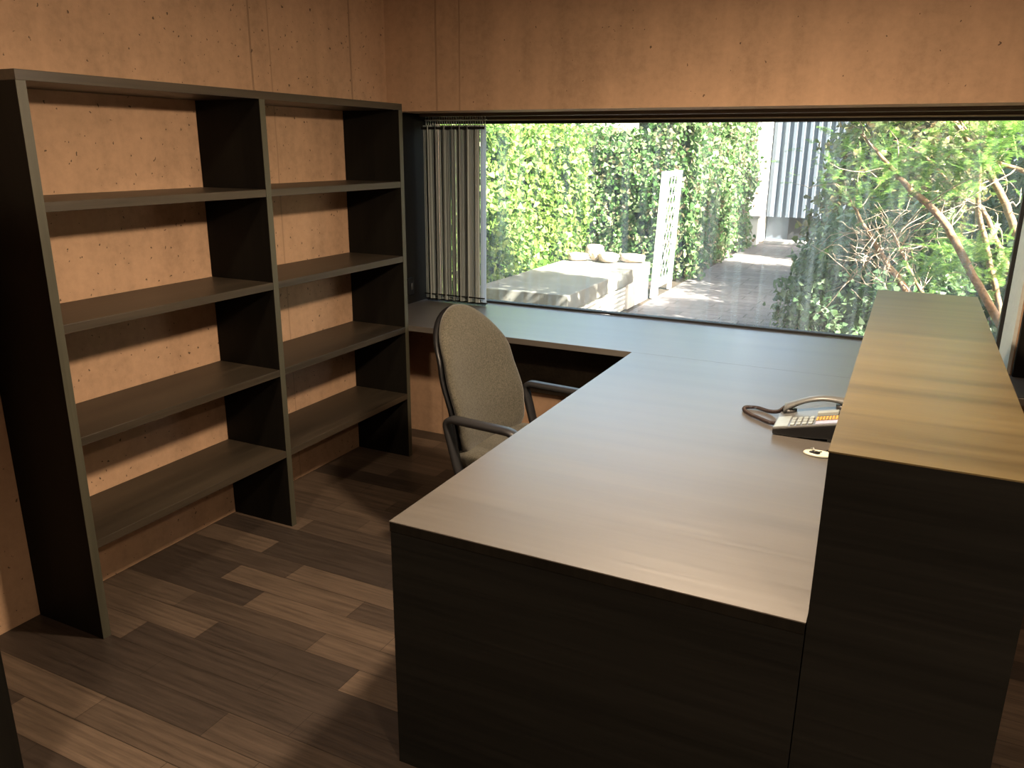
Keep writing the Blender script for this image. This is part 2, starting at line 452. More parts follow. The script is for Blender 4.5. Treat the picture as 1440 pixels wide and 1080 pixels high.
XD, YD, XC, HC, XR = 1.5849, -2.353, 2.592, 1.110, 2.948
dk = thing('office_desk', (2.05, -1.4, 0), 'wide dark wooden desk with closed end panel standing left of the tall counter', 'desk')
B(XD, XC-.001, YD, yw-.001, TZ-.0025, TZ).build('desk_top', M['desk'], dk)
B(XD+.0005, XC-.0015, YD+.0005, yw-.0015, TZ-.028, TZ-.0026).build('front_edge', M['shelf_v'], dk)
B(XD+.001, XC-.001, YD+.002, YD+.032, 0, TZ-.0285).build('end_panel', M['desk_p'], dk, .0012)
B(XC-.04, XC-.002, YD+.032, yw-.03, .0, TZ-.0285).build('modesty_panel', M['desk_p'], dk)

ct = thing('reception_counter', (2.77, -1.4, 0), 'tall narrow dark wooden counter with tan lit top along the right side of the desk', 'counter')
B(XC, XR, YD, -.322, HC-.003, HC).build('counter_top', M['count'], ct)
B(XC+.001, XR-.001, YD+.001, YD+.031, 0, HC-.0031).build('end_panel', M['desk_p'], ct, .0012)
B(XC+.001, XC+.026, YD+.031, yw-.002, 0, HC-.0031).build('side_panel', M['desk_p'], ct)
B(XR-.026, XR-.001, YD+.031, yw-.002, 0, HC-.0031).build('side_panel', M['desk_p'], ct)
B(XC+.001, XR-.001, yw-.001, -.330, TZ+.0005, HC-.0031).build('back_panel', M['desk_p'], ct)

# cabinet whose edge enters the frame at lower left
cb = thing('cabinet', (.38, -3.3, 0), 'dark wooden cabinet whose edge just enters the frame at the lower left corner', 'cabinet')
B(.004, .76, -3.75, -2.885, .06, 1.95).build('carcass', M['shelf_v'], cb, .002)
B(.03, .73, -3.72, -2.92, 0, .06).build('plinth', M['black'], cb)
B(.761, .779, -3.745, -3.32, .07, 1.94).build('door', M['shelf_v'], cb, .002)
B(.761, .779, -3.315, -2.89, .07, 1.94).build('door', M['shelf_v'], cb, .002)

# ------------------------------------------------------------------ office chair
CX, CY = 1.30, -1.09
ANG = math.radians(-6)
CA, SA = math.cos(ANG), math.sin(ANG)


def cw(fx, fy, z): return (CX + fx*CA - fy*SA, CY + fx*SA + fy*CA, z)


ch = thing('office_chair', (CX, CY, 0), 'brown-grey upholstered swivel armchair with black arms tucked at the desk', 'office chair')


def interp(tab, x):
    for (a, va), (b, vb) in zip(tab, tab[1:]):
        if x <= b:
            t = (x-a)/(b-a); t = t*t*(3-2*t)*.5 + t*.5
            return va+(vb-va)*t
    return tab[-1][1]


def back_rings(z0, z1, off, hwk, dep, n=28, m=36):
    rings = []
    for i in range(n+1):
        s_ = i/n; s_ = .5-.5*math.cos(PI*s_)
        z = z0+(z1-z0)*s_
        base = .240-(.50 if z > .66 else .75)*(z-.66)**2
        rr = .20                                            # rounding radius at the top, .08 at the bottom
        dt = max(0, (z-(z1-rr))/rr); db = max(0, ((z0+.09)-z)/.09)
        k = math.sqrt(max(0.0, 1-dt**2.3)) if dt > 0 else 1
        k *= (max(0.0, 1-db**2.5))**.4 if db > 0 else 1
        hw = max(base*hwk*k, .004); d = dep*(max(k, .02)**.45)
        xc = interp([(.40, -.125), (.52, -.118), (.62, -.135), (.80, -.190), (1.06, -.262)], z) + off
        ring = []
        for j in range(m):
            a = 2*PI*j/m; c, s2 = math.cos(a), math.sin(a)
            py = hw*math.copysign(abs(c)**.75, c); px_ = d*math.copysign(abs(s2)**.8, s2)
            wrap = .055*(py/.24)**2 if z < .85 else .055*(py/.24)**2*max(0, 1-(z-.85)/.25)
            ring.append(cw(xc+px_+wrap, py, z))
        rings.append(ring)
    return rings


MB().loft(back_rings(.435, 1.032, 0, 1.0, .036)).build('backrest', M['fabric'], ch)
MB().loft(back_rings(.425, 1.022, -.034, 1.025, .026)).build('back_shell', M['black'], ch)
# seat cushion
rings = []
for i in range(17):
    t = i/16; s_ = math.sin(PI*t)
    z = .405+.085*t
    k = (1-abs(2*t-1)**4)**.5*.06
    ring = []
    for j in range(40):
        a = 2*PI*j/40; c, s2 = math.cos(a), math.sin(a)
        fx = (.19+k)*math.copysign(abs(c)**.55, c)+.08; fy = (.185+k)*math.copysign(abs(s2)**.55, s2)
        zz = z - (.03*max(0, (fx-.2)/.13)**2 if fx > .2 else 0) + .012*(fy/.24)**2*t
        ring.append(cw(fx, fy, zz))
    rings.append(ring)
MB().loft(rings).build('seat', M['fabric'], ch)
MB().box(-.13, .27, -.19, .19, .383, .405).build('seat_pan', M['black'], None, .008)
sp = bpy.data.objects['seat_pan']
for v_ in sp.data.vertices: v_.co = Vector(cw(v_.co.x, v_.co.y, v_.co.z)) - Vector((CX, CY, 0))
sp.parent = ch


def round_path(pts, r, n=6):
    out = []
    P = [Vector(p) for p in pts]; L_ = len(P)
    for i in range(L_):
        a, b, c = P[i-1], P[i], P[(i+1) % L_]
        d1 = (a-b); d2 = (c-b); q = min(r, d1.length*.48, d2.length*.48)
        p1 = b+d1.normalized()*q; p2 = b+d2.normalized()*q
        for k in range(n+1):
            t = k/n; out.append(p1*(1-t)**2+b*2*t*(1-t)+p2*t*t)
    return out


def arm(side):
    prof = round_path([(-.105, .652), (.215, .652), (.262, .545), (.175, .405), (-.03, .405), (-.055, .475)], .045)
    n = len(prof); outer = []; inner = []
    for i in range(n):
        a, b, c = prof[i-1], prof[i], prof[(i+1) % n]
        t = (c-a).normalized(); nr = Vector((t.y, -t.x))
        outer.append(b - nr*.0125); inner.append(b + nr*.0125)
    y = side*.292
    hw = .023
    rings = []
    for o_, i_ in zip(outer, inner):
        mid = (o_+i_)/2
        ring = []
        for q, w_ in ((o_, -.7), (o_, .7), ((o_*.75+i_*.25), 1), ((o_*.25+i_*.75), 1), (i_, .7), (i_, -.7), ((o_*.25+i_*.75), -1), ((o_*.75+i_*.25), -1)):
            ring.append(cw(q.x, y+w_*hw, q.y))
        rings.append(ring)
    rings.append(rings[0])
    MB().loft(rings, False).build('armrest', M['arm'], ch)
    br = MB(); br.tube([cw(.07, side*.30, .392), cw(.07, side*.10, .392)], .016, 10).build('arm_bracket', M['black'], ch)


arm(1); arm(-1)
MB().tube([cw(-.12, 0, .392), cw(-.18, 0, .40), cw(-.205, 0, .46), cw(-.21, 0, .62)], [.022, .024, .022, .018], 10).build('back_support', M['black'], ch)
MB().lathe([(.0, .10), (.030, .10), (.030, .30), (.020, .30), (.020, .383), (0, .383)], cw(.05, 0, 0), 20).build('gas_column', M['black'], ch)
for k in range(5):
    a = 2*PI*k/5+.35
    px_, py_ = math.cos(a), math.sin(a)
    c0 = cw(.05, 0, 0)
    def q(r, z): return (c0[0]+px_*r, c0[1]+py_*r, z)
    lg = MB().tube([q(.0, .112), q(.10, .108), q(.27, .080), q(.29, .078)], [.03, .026, .017, .014], 10).build('base_leg', M['black'], ch)
    e = q(.28, .0)
    wx, wy = -py_, px_
    cm = MB()
    for sgn in (-1, 1):
        cm.tube([(e[0]+wx*sgn*.008, e[1]+wy*sgn*.008, .0265), (e[0]+wx*sgn*.026, e[1]+wy*sgn*.026, .0265)], .0265, 18)
    cm.tube([(e[0], e[1], .027), (e[0], e[1], .08)], .007, 8)
    cm.build('castor', M['black'], lg)

# ------------------------------------------------------------------ desk telephone
PX0, PX1, PY0, PY1 = 2.352, 2.574, -1.240, -1.030
tp = thing('desk_telephone', ((PX0+PX1)/2, (PY0+PY1)/2, TZ), 'dark grey desk telephone with coiled cord beside the counter', 'telephone')


def pz(x): return TZ+.026+(x-PX0)/(PX1-PX0)*.050


pb = MB()
nx = 8
rings = []
for i in range(nx+1):
    x = PX0+(PX1-PX0)*i/nx
    zb = TZ+.003+max(0, (i/nx-.35))*.018
    zt = pz(x)-.007
    rings.append([(x, PY0+.004, zb), (x, PY1-.004, zb), (x, PY1, zt), (x, PY0, zt)])
pb.loft(rings, True, False).build('body', M['black'], tp, .002)
B(PX0+.010, PX0+.03, PY0+.01, PY1-.01, TZ+.0002, TZ+.004).build('foot', M['black'], tp)
B(PX1-.05, PX1-.008, PY0+.01, PY1-.01, TZ+.0002, TZ+.020).build('stand', M['dgrey'], tp, .002)


def slab(x0, x1, y0, y1, h0, h1, mb=None):
    mb = mb or MB()
    vs_ = []
    for h in (h0, h1):
        for y in (y0, y1):
            for x in (x0, x1):
                vs_.append((x, y, pz(x)+h))
    return mb.hexa(vs_)


slab(PX0, PX1, PY0, PY1, -.007, 0).build('face_plate', M['mgrey'], tp, .002)
slab(PX0+.004, PX0+.046, PY0+.006, PY0+.118, 0, .0016).build('name_panel', M['lgrey'], tp, .001)
kx0, ky0 = PX0+.052, PY0+.012
for r_ in range(4):
    for c_ in range(3):
        x = kx0+r_*.0185; y = ky0+c_*.030
        slab(x, x+.0135, y, y+.022, 0, .004).build('key', M['lgrey'], tp, .0015)
slab(PX0+.130, PX1-.026, PY0+.010, PY0+.042, 0, .0014).build('label_strip', M['lilac'], tp)
for r_ in range(7):
    x = PX0+.128+r_*.0098
    slab(x, x+.0072, PY0+.050, PY0+.088, 0, .0028).build('memory_button', M['amber'], tp, .0008)
slab(PX1-.022, PX1-.006, PY0+.010, PY0+.112, 0, .0016).build('index_strip', M['lgrey'], tp)
slab(PX0+.128, PX1-.030, PY0+.098, PY0+.126, 0, .012).build('display', M['lgrey'], tp, .001)
# handset: an arch lying along the far side
hs = []
for i in range(21):
    t = i/20; x = PX0+.012+t*(PX1-PX0-.012)
    zc = pz(x)+.012+.030*math.sin(PI*t)**.8
    hw = .021+.006*abs(2*t-1)**3; th = .010+.010*abs(2*t-1)**4
    yc = PY1-.030
    hs.append([(x, yc+hw*math.cos(a), zc+th*math.sin(a)) for a in (2*PI*k/16 for k in range(16))])
hset = MB().loft(hs).build('handset', M['mgrey'], tp)
for x in (PX0+.030, PX1-.022):
    MB().lathe([(0, -.006), (.022, -.006), (.024, .012), (0, .012)], (x, PY1-.030, pz(x)), 20).build('ear_cup', M['dgrey'], hset)
# coiled cord
path = []
ctrl = [Vector(p) for p in ((PX0+.012, PY1-.030, TZ+.046), (PX0-.012, PY1-.006, TZ+.020), (2.305, -1.012, TZ+.0085), (2.262, -.990, TZ+.0085), (2.228, -.998, TZ+.0085), (2.222, -1.030, TZ+.0085), (2.252, -1.078, TZ+.0085), (2.292, -1.112, TZ+.0085), (2.325, -1.138, TZ+.0085), (PX0+.003, -1.150, TZ+.012))]
for i in range(len(ctrl)-1):
    a, b, c, d = ctrl[max(i-1, 0)], ctrl[i], ctrl[i+1], ctrl[min(i+2, len(ctrl)-1)]
    for k in range(70):
        t = k/70
        path.append(.5*((2*b)+(-a+c)*t+(2*a-5*b+4*c-d)*t*t+(-a+3*b-3*c+d)*t**3))
dense = path
coil = []; acc = 0
for i in range(len(dense)-1):
    t = (dense[i+1]-dense[i]); acc += t.length
    if t.length < 1e-7: continue
    t.normalize(); sd = t.cross(Vector((0, 0, 1))).normalized(); u_ = sd.cross(t)
    ph = acc/.0050*2*PI
    coil.append(dense[i]+(sd*math.cos(ph)+u_*math.sin(ph))*.0058)
dd = []
for a, b in zip(coil, coil[1:]): dd.append(a)
MB().tube(dd, .0019, 5).build('coiled_cord', plain('cord_brown_black', (.03, .018, .017), .45), tp)
# line cord
MB().tube([(PX1-.02, PY0+.03, TZ+.012), (2.560, -1.262, TZ+.006), (2.548, -1.300, TZ+.004), (2.530, -1.335, TZ+.006), (2.510, -1.350, TZ+.004)], .0022, 6).build('line_cord', M['black'], tp)

gr = thing('cable_grommet', (2.505, -1.362, TZ), 'small cream oval cable outlet in the desk top between telephone and counter corner', 'cable outlet')
rg = []
for r_, z in ((.0, .0004), (.9, .0004), (1.0, .002), (.95, .007), (.72, .008), (.62, .004), (0, .004)):
    rg.append([(2.512+.046*r_*math.cos(a), -1.362+.028*r_*math.sin(a), TZ+z) for a in (2*PI*k/28 for k in range(28))])
MB().loft(rg).build('ring', M['cream'], gr)
MB().lathe([(0, .0045), (.017, .0045), (.016, .006), (0, .006)], (2.500, -1.358, TZ), 18).build('opening', M['black'], gr)
MB().tube([(2.500, -1.358, TZ+.006), (2.494, -1.350, TZ+.016), (2.486, -1.346, TZ+.012)], .002, 6).build('cable_end', M['chrome'], gr)

# ------------------------------------------------------------------ string curtain at the left end of the window
sc_ = thing('string_curtain', (.23, .30, TZ), 'grey string curtain gathered at the left end of the window beside the bookcase', 'curtain')
ys = MB(); rnd = random.Random(3)
x = .050
while x < .425:
    wv = .045*math.sin(x*95)+.0
    yb = .30+.022*math.sin(x*120)+rnd.uniform(-.008, .008)
    wd = rnd.choice((.0022, .003, .004, .0055))
    lean = rnd.uniform(-.004, .004)
    ys.add([(x-wd, yb, 1.775), (x, yb-.003, 1.775), (x+wd, yb, 1.775), (x, yb+.003, 1.775), (x-wd+lean, yb, .762), (x+lean, yb-.003, .762), (x+wd+lean, yb, .762), (x+lean, yb+.003, .762)],
           [(0, 1, 5, 4), (1, 2, 6, 5), (2, 3, 7, 6), (3, 0, 4, 7)], True)
    x += wd*.42
o = ys.build('strings', M['yarn'], sc_); tag(o, kind='stuff')
es = MB()
for k in range(6):
    x = .425+k*.006
    es.add([(x-.004, .30, 1.775), (x, .297, 1.775), (x+.004, .30, 1.775), (x, .303, 1.775), (x-.004, .30, .762), (x, .297, .762), (x+.004, .30, .762), (x, .303, .762)],
           [(0, 1, 5, 4), (1, 2, 6, 5), (2, 3, 7, 6), (3, 0, 4, 7)], True)
tag(es.build('edge_strings', M['sheer'], sc_), 'pale bluish outer strings', kind='stuff')
B(.045, .462, .288, .312, .752, .761).build('weight_bar', M['black'], sc_, .002)
B(.045, .462, .2715, .2745, .787, .794).build('lower_band', M['black'], sc_)
B(.045, .462, .2715, .2745, 1.752, 1.766).build('upper_band', M['black'], sc_)
B(.030, 3.10, .275, .325, 1.822, 1.8395).build('rail', M['frame'], sc_, .002)
B(.06, .46, .292, .308, 1.800, 1.806).build('hook_strip', M['lgrey'], sc_)
for k in range(26):
    x = .062+k*.0156
    B(x-.0012, x+.0012, .296, .304, 1.764, 1.823).build('hook', M['chrome'], sc_)
# end strings hang to the bar
fr = MB()
for k in range(70):
    x = .05+k*.0058
    fr.box(x-.0008, x+.0008, .297, .303, .741, .753)
tag(fr.build('fringe', M['black'], sc_), kind='stuff')

hd = thing('cord_holder', (.024, .14, .84), 'small black box fixed to the window reveal left of the string curtain', 'bracket')
B(.0125, .034, .11, .17, .80, .90).build('housing', M['black'], hd, .004)
B(.0345, .040, .13, .15, .83, .87).build('hook', M['dgrey'], hd, .002)

# ------------------------------------------------------------------ lamps
def pendant(x, y, zrim):
    t = thing('pendant_lamp', (x, y, zrim), 'dark dome pendant lamp hanging over the desk', 'lamp')
    MB().lathe([(.155, .0), (.150, .03), (.115, .085), (.05, .125), (.03, .14), (.028, .14), (.045, .12), (.11, .08), (.146, .03), (.155, 0)], (x, y, zrim), 40).build('lamp_shade', M['shade'], t)
    MB().lathe([(0, .14), (.028, .14), (.022, .20), (0, .20)], (x, y, zrim), 20).build('socket', M['black'], t)
    MB().tube([(x, y, zrim+.19), (x, y, H_CEIL-.02)], .003, 6).build('cable', M['black'], t)
    MB().lathe([(0, 0), (.05, 0), (.05, .019), (0, .019)], (x, y, H_CEIL-.0195), 24).build('ceiling_rose', M['shade'], t)
    l = bpy.data.lights.new('pendant_bulb', 'POINT'); l.energy = PENDANT_W; l.color = LAMP_COL; l.shadow_soft_size = .075
    lo = bpy.data.objects.new('pendant_bulb', l); COL.objects.link(lo); lo.location = (0, 0, .028); lo.parent = t


def downlight(x, y, watts, label, spread=180):
    t = thing('ceiling_lamp', (x, y, H_CEIL), label, 'lamp', None)
    MB().lathe([(.0, -.004), (.125, -.004), (.125, -.0245), (.150, -.0245), (.150, -.0005), (0, -.0005)], (x, y, H_CEIL), 36).build('housing', M['white'], t)
    MB().lathe([(0, -.012), (.122, -.012), (.122, -.005), (0, -.005)], (x, y, H_CEIL), 36).build('diffuser', emissive('lamp_diffuser', LAMP_COL, 3), t)
    l = bpy.data.lights.new('ceiling_bulb', 'AREA'); l.shape = 'DISK'; l.size = .24; l.energy = watts; l.color = LAMP_COL; l.spread = math.radians(spread)
    lo = bpy.data.objects.new('ceiling_bulb', l); COL.objects.link(lo); lo.location = (0, 0, -.03); lo.parent = t


pendant(2.13, -1.72, 2.075)
downlight(1.2, -3.6, FILL_W, 'round white fill lamp added on the unseen ceiling above the floor in front of the bookcase')  # unseen fill lamp, added to brighten the left wall
downlight(2.35, -1.25, WASH_W, 'round white ceiling lamp above the desk nearest the window')
downlight(3.95, -4.1, SIDE_W, 'round white ceiling lamp right of the tall counter', 140)

# ------------------------------------------------------------------ outdoors
struct('ground', B(-8, 12, .55, 20, -.3, -.01), M['soil'])
struct('path', B(.13, 1.75, .56, 11.6, -.2, 0), M['pave'])


def leaves(mb, pts, rnd, size, jit=.9):
    for p, n_ in pts:
        n = (Vector(n_)+Vector((rnd.gauss(0, jit), rnd.gauss(0, jit), rnd.gauss(.25, jit)))).normalized()
        u_ = n.orthogonal().normalized(); a = rnd.uniform(0, 2*PI)
        q_ = n.cross(u_); e1 = u_*math.cos(a)+q_*math.sin(a); e2 = n.cross(e1)
        s_ = size*rnd.uniform(.55, 1.25)
        P = Vector(p)
        o_ = len(mb.v)
        for lx, ly, lz in ((0, -.5, 0), (.42, -.28, .08), (.30, .12, .06), (0, .62, -.05), (-.30, .12, .06), (-.42, -.28, .08)):
            mb.v.append(tuple(P+e1*lx*s_+e2*ly*s_+n*lz*s_))
        mb.f.append(tuple(range(o_, o_+6))); mb.sm.append(False)


def lump(a, b):
    return (.5*math.sin(a*3.1+1)+.3*math.sin(b*4.3+a*2.0)+.25*math.sin(a*7.7+b*5.1))


def wall_hedge(name, label, p0, p1, nrm, h, count, size, mat, depth, seed, cat='hedge', z0=0.0):
    """leafy hedge along p0-p1 whose face looks along nrm"""
    rnd = random.Random(seed)
    p0 = Vector((*p0, 0)); p1 = Vector((*p1, 0)); n_ = Vector((*nrm, 0)).normalized()
    t = thing(name, (p0+p1)/2+Vector((0, 0, z0)), label, cat)
    L_ = (p1-p0).length; d = (p1-p0)/L_
    c = MB()
    back = -n_*depth
    hh = h*.86
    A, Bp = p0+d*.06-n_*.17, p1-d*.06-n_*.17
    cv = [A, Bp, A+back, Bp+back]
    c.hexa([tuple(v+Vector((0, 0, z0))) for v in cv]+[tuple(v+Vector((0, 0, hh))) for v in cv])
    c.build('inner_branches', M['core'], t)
    f = MB(); pts = []
    for i in range(count):
        s_ = rnd.uniform(-.05, L_+.05); z = z0+rnd.random()**.9*(h-z0)
        lim = h-.12+.16*lump(s_*1.7, 3)
        if z > lim and rnd.random() < .75: z = rnd.uniform(z0, lim)
        off = .13*lump(s_, z)+rnd.gauss(0, .06)
        pts.append((p0+d*s_+n_*off+Vector((0, 0, max(z, z0+.02))), n_))
    for i in range(count//6):                         # top
        s_ = rnd.uniform(0, L_); q = rnd.random()
        pts.append((p0+d*s_-n_*q*depth+Vector((0, 0, h-.1+.12*lump(s_, q*3)+rnd.gauss(0, .05))), Vector((0, 0, 1))))
    for e_, dr in ((p0, -d), (p1, d)):                # ends
        for i in range(int(350*h)):
            pts.append((e_-n_*rnd.random()*depth+dr*rnd.uniform(-.02, .10)+Vector((0, 0, rnd.uniform(z0+.03, h-.08))), dr))
    leaves(f, pts, rnd, size)
    f.build('foliage', mat, t)
    return t


wall_hedge('ivy_hedge', 'bright sunlit ivy hedge left of the concrete platform', (-1.0, .9), (-1.02, 5.6), (1, 0), 1.90, 17000, .062, M['ivy'], .5, 11)
wall_hedge('ivy_hedge', 'green hedge behind the pale stones at the back of the platform', (-1.4, 6.1), (-.12, 6.25), (0, -1), 1.90, 5200, .06, M['ivy2'], .45, 12)
wall_hedge('ivy_hedge', 'long climber-covered hedge along the path beyond the white mesh gate', (.06, 6.45), (.02, 10.9), (1, 0), 2.35, 13000, .075, M['ivy2'], .5, 13)

# raised concrete platform with slatted side
pf = thing('concrete_platform', (-.45, 3.75, 0), 'low grey concrete platform outside the window below the ivy hedge', 'platform')
B(-.86, .075, 2.54, 5.02, .27, .42).build('slab', M['plat'], pf, .008)
B(-.80, .03, 2.62, 4.95, -.01, .27).build('base', M['render'], pf)
for k in range(5):
    B(.031, .062, 2.60, 4.20, .035+k*.047, .035+k*.047+.026).build('slat', M['white'], pf, .002)
B(.031, .072, 4.25, 4.98, 0.0, .27).build('side_plate', M['render'], pf, .004)


def rock(mb, c, sx, sy, sz, seed, n=14, m=9):
    rnd = random.Random(seed); ph = [rnd.uniform(0, 6) for _ in range(4)]
    rings = []
    for i in range(m+1):
        th = PI*i/m
        ring = []
        for j in range(n):
            a = 2*PI*j/n
            k = 1+.13*math.sin(3*a+ph[0])*math.sin(th)+.10*math.sin(2*a+5*th+ph[1])+.07*math.sin(5*a+ph[2])
            r_ = math.sin(th)**.7*k
            ring.append((c[0]+sx*r_*math.cos(a), c[1]+sy*r_*math.sin(a), c[2]+sz*(1-math.copysign(abs(math.cos(th))**.7, math.cos(th)))))
        rings.append(ring)
    return mb.loft(rings)


for (x_, y_, sx, sy, sz, lb) in ((-.70, 4.72, .13, .10, .045, 'broad pale stone leftmost of the stones on the platform'),
                                 (-.495, 4.78, .05, .07, .05, 'small tan stone second from left on the platform'),
                                 (-.33, 4.72, .11, .10, .058, 'rounded pale stone in the middle of the platform stones'),
                                 (-.10, 4.86, .15, .09, .05, 'flat tan stone rightmost of the stones on the platform'),
                                 (-.58, 4.97, .12, .06, .085, 'taller pale stone at the back of the platform stones')):
    s_ = rock(MB(), (x_, y_, .4195), sx, sy, sz, int(abs(x_)*1000)).build('fieldstone', M['stone'], None, 0, (x_, y_, .42))
    tag(s_, lb, 'stone', 'stones on the concrete platform')

# white mesh gate, open along the path
gt = thing('mesh_gate', (.10, 5.4, 0), 'narrow white metal mesh gate standing open at the end of the platform', 'gate')
def gp(y, z): return y + z*.14
g = MB()
def post(y0, y1, z0, z1, name):
    MB().hexa([(xx, gp(yy, zz), zz) for zz in (z0, z1) for yy in (y0, y1) for xx in (.085, .125)]).build(name, M['white'], gt, .004)
post(5.03, 5.22, 0.0, 1.41, 'post'); post(5.74, 5.81, 0.0, 1.41, 'post')
post(5.22, 5.74, 1.35, 1.41, 'top_rail'); post(5.22, 5.74, .10, .16, 'bottom_rail')
ms = MB()
for k in range(-10, 12):
    for sg in (1, -1):
        a = (5.22, .16+k*.21 if sg > 0 else .16+k*.21+.52*1.6)
        y0_, z0_, y1_, z1_ = 5.22, a[1], 5.74, a[1]+sg*.52*1.6
        # clip to the frame
        def cl(ya, za, yb, zb, lo, hi):
            if za > zb: ya, za, yb, zb = yb, zb, ya, za
            if zb < lo or za > hi: return None
            if za < lo: ya += (yb-ya)*(lo-za)/(zb-za); za = lo
            if zb > hi: yb = ya+(yb-ya)*(hi-za)/(zb-za); zb = hi
            return ya, za, yb, zb
        r_ = cl(y0_, z0_, y1_, z1_, .16, 1.35)
        if r_:
            ms.tube([(.105+sg*.004, gp(r_[0], r_[1]), r_[1]), (.105+sg*.004, gp(r_[2], r_[3]), r_[3])], .0045, 4, False)
ms.build('mesh_panel', M['white'], gt)

# house at the end of the path
hs_ = thing('house', (1.0, 12.2, 0), 'pale house at the end of the path, with added grey-blue ribs for striped reflections', 'house')
B(-1.2, .20, 11.8, 12.6, 0, 2.6).build('white_wall', M['render'], hs_)
cl_ = MB(); x = .22
pr = []
while x < 4.4:
    pr += [(x, 12.05), (x+.05, 12.05), (x+.07, 12.00), (x+.12, 12.00)]; x += .14
vs_ = [(a, b, z) for z in (.45, 3.2) for a, b in pr]; n_ = len(pr)
cl_.add(vs_, [(i, i+1, n_+i+1, n_+i) for i in range(n_-1)]); cl_.box(.22, 4.4, 12.06, 12.6, .45, 3.2)
cl_.build('reflection_ribs', M['shaded_wall'], hs_)  # added ribs standing in for striped curtain reflections in the pane
B(.22, 4.4, 12.2, 12.6, 0, .45).build('plinth', M['shaded_wall'], hs_)
B(.62, .98, 12.16, 12.199, .02, .45).build('door', M['door'], hs_, .003)
B(.30, 1.3, 11.45, 11.79, 0, .06).build('step', M['step'], hs_, .01)
wp = thing('low_pillar', (.06, 11.3, 0), 'short white rendered pillar at the end of the climber hedge before the house', 'pillar')
B(-.14, .22, 11.15, 11.45, 0, .48).build('shaft', M['render'], wp)
B(-.17, .25, 11.12, 11.48, .48, .52).build('cap', M['step'], wp, .004)


# evergreen shrubs on the right of the path
def mound(name, label, c, rad, count, size, mat, seed, squash=1.0):
    rnd = random.Random(seed)
    t = thing(name, (c[0], c[1], 0), label, 'shrub')
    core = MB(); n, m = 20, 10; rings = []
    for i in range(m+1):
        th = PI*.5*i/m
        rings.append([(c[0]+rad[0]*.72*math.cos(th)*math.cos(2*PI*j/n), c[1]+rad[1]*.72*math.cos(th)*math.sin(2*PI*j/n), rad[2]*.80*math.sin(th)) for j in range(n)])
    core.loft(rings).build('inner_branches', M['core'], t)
    f = MB(); pts = []
    for i in range(count):
        a = rnd.uniform(0, 2*PI); th = math.asin(rnd.random()**.85)
        d = Vector((math.cos(th)*math.cos(a), math.cos(th)*math.sin(a), math.sin(th)))
        k = 1+.14*lump(a*2.5, th*4)+rnd.gauss(0, .07)
        k = k if rnd.random() < .8 else k*rnd.uniform(.8, 1)
        p = Vector((c[0]+rad[0]*d.x*k, c[1]+rad[1]*d.y*k, max(.03, rad[2]*d.z*k)))
        pts.append((p, d))
    leaves(f, pts, rnd, size)
    f.build('foliage', mat, t)
    return t


mound('evergreen_shrub', 'blue-green leafy shrub beside the path at the right of the paving', (2.48, 4.05, 0), (.76, 1.1, 1.12), 9000, .062, M['shrub'], 21)
mound('evergreen_shrub', 'tall olive-brown leafy shrub behind the blue-green one along the path', (2.55, 6.8, 0), (.95, 1.2, 2.7), 9500, .08, M['brownleaf'], 22)
mound('evergreen_shrub', 'dark leafy shrub filling the garden behind the leaning trunks', (4.25, 4.6, 0), (1.05, .95, 2.75), 13000, .07, M['shrub'], 23)

mound('evergreen_shrub', 'tall leafy shrub added to shade the far end of the path before the house', (2.85, 9.75, 0), (1.0, 1.0, 2.9), 7000, .09, M['brownleaf'], 25)  # put in so that its shadow covers the far path

# yew with leaning reddish stems close to the glass
yw_ = thing('yew_tree', (3.3, 1.9, 0), 'yew tree with leaning reddish bare stems and bright green needles right of the path', 'tree')
ry = random.Random(5)
stems = [
    ([(3.55, 1.60, 0), (3.36, 1.6, .46), (3.14, 1.6, .81), (2.95, 1.6, 1.10), (2.83, 1.6, 1.28), (2.63, 1.62, 1.45), (2.50, 1.65, 1.58), (2.33, 1.7, 1.75)], [.034, .029, .024, .023, .022, .017, .013, .006]),
    ([(3.66, 1.9, 0), (3.50, 1.9, .55), (3.28, 1.9, 1.13), (3.16, 1.9, 1.38), (3.01, 1.9, 1.62), (2.90, 1.9, 1.75), (2.7, 1.9, 1.98), (2.5, 1.9, 2.3)], [.032, .028, .023, .022, .02, .018, .014, .006]),
    ([(3.40, 2.1, 0), (3.33, 2.1, .45), (3.24, 2.1, .76), (3.13, 2.1, 1.08), (3.05, 2.1, 1.33), (3.02, 2.1, 1.65), (3.06, 2.1, 2.1)], [.026, .024, .02, .018, .016, .012, .005]),
    ([(3.62, 2.2, 0), (3.46, 2.2, .5), (3.31, 2.2, .87), (3.18, 2.2, 1.12), (3.08, 2.2, 1.30), (2.95, 2.2, 1.38), (2.7, 2.2, 1.62), (2.5, 2.2, 1.72)], [.024, .021, .018, .016, .015, .013, .009, .004]),
    ([(3.1, 2.4, 0), (2.88, 2.4, .45), (2.70, 2.4, .72), (2.56, 2.4, .89), (2.42, 2.4, 1.09), (2.26, 2.4, 1.33), (2.15, 2.4, 1.44)], [.028, .027, .025, .02, .014, .007, .003]),
    ([(3.12, 2.3, 0), (2.95, 2.3, .5), (2.80, 2.3, .73), (2.70, 2.3, .89), (2.55, 2.28, 1.15)], [.018, .015, .012, .009, .004]),
    ([(3.75, 1.75, 0), (3.62, 1.75, .9), (3.42, 1.75, 1.35), (3.27, 1.75, 1.52), (3.05, 1.75, 1.62), (2.8, 1.8, 1.9)], [.028, .024, .018, .014, .010, .004]),
]


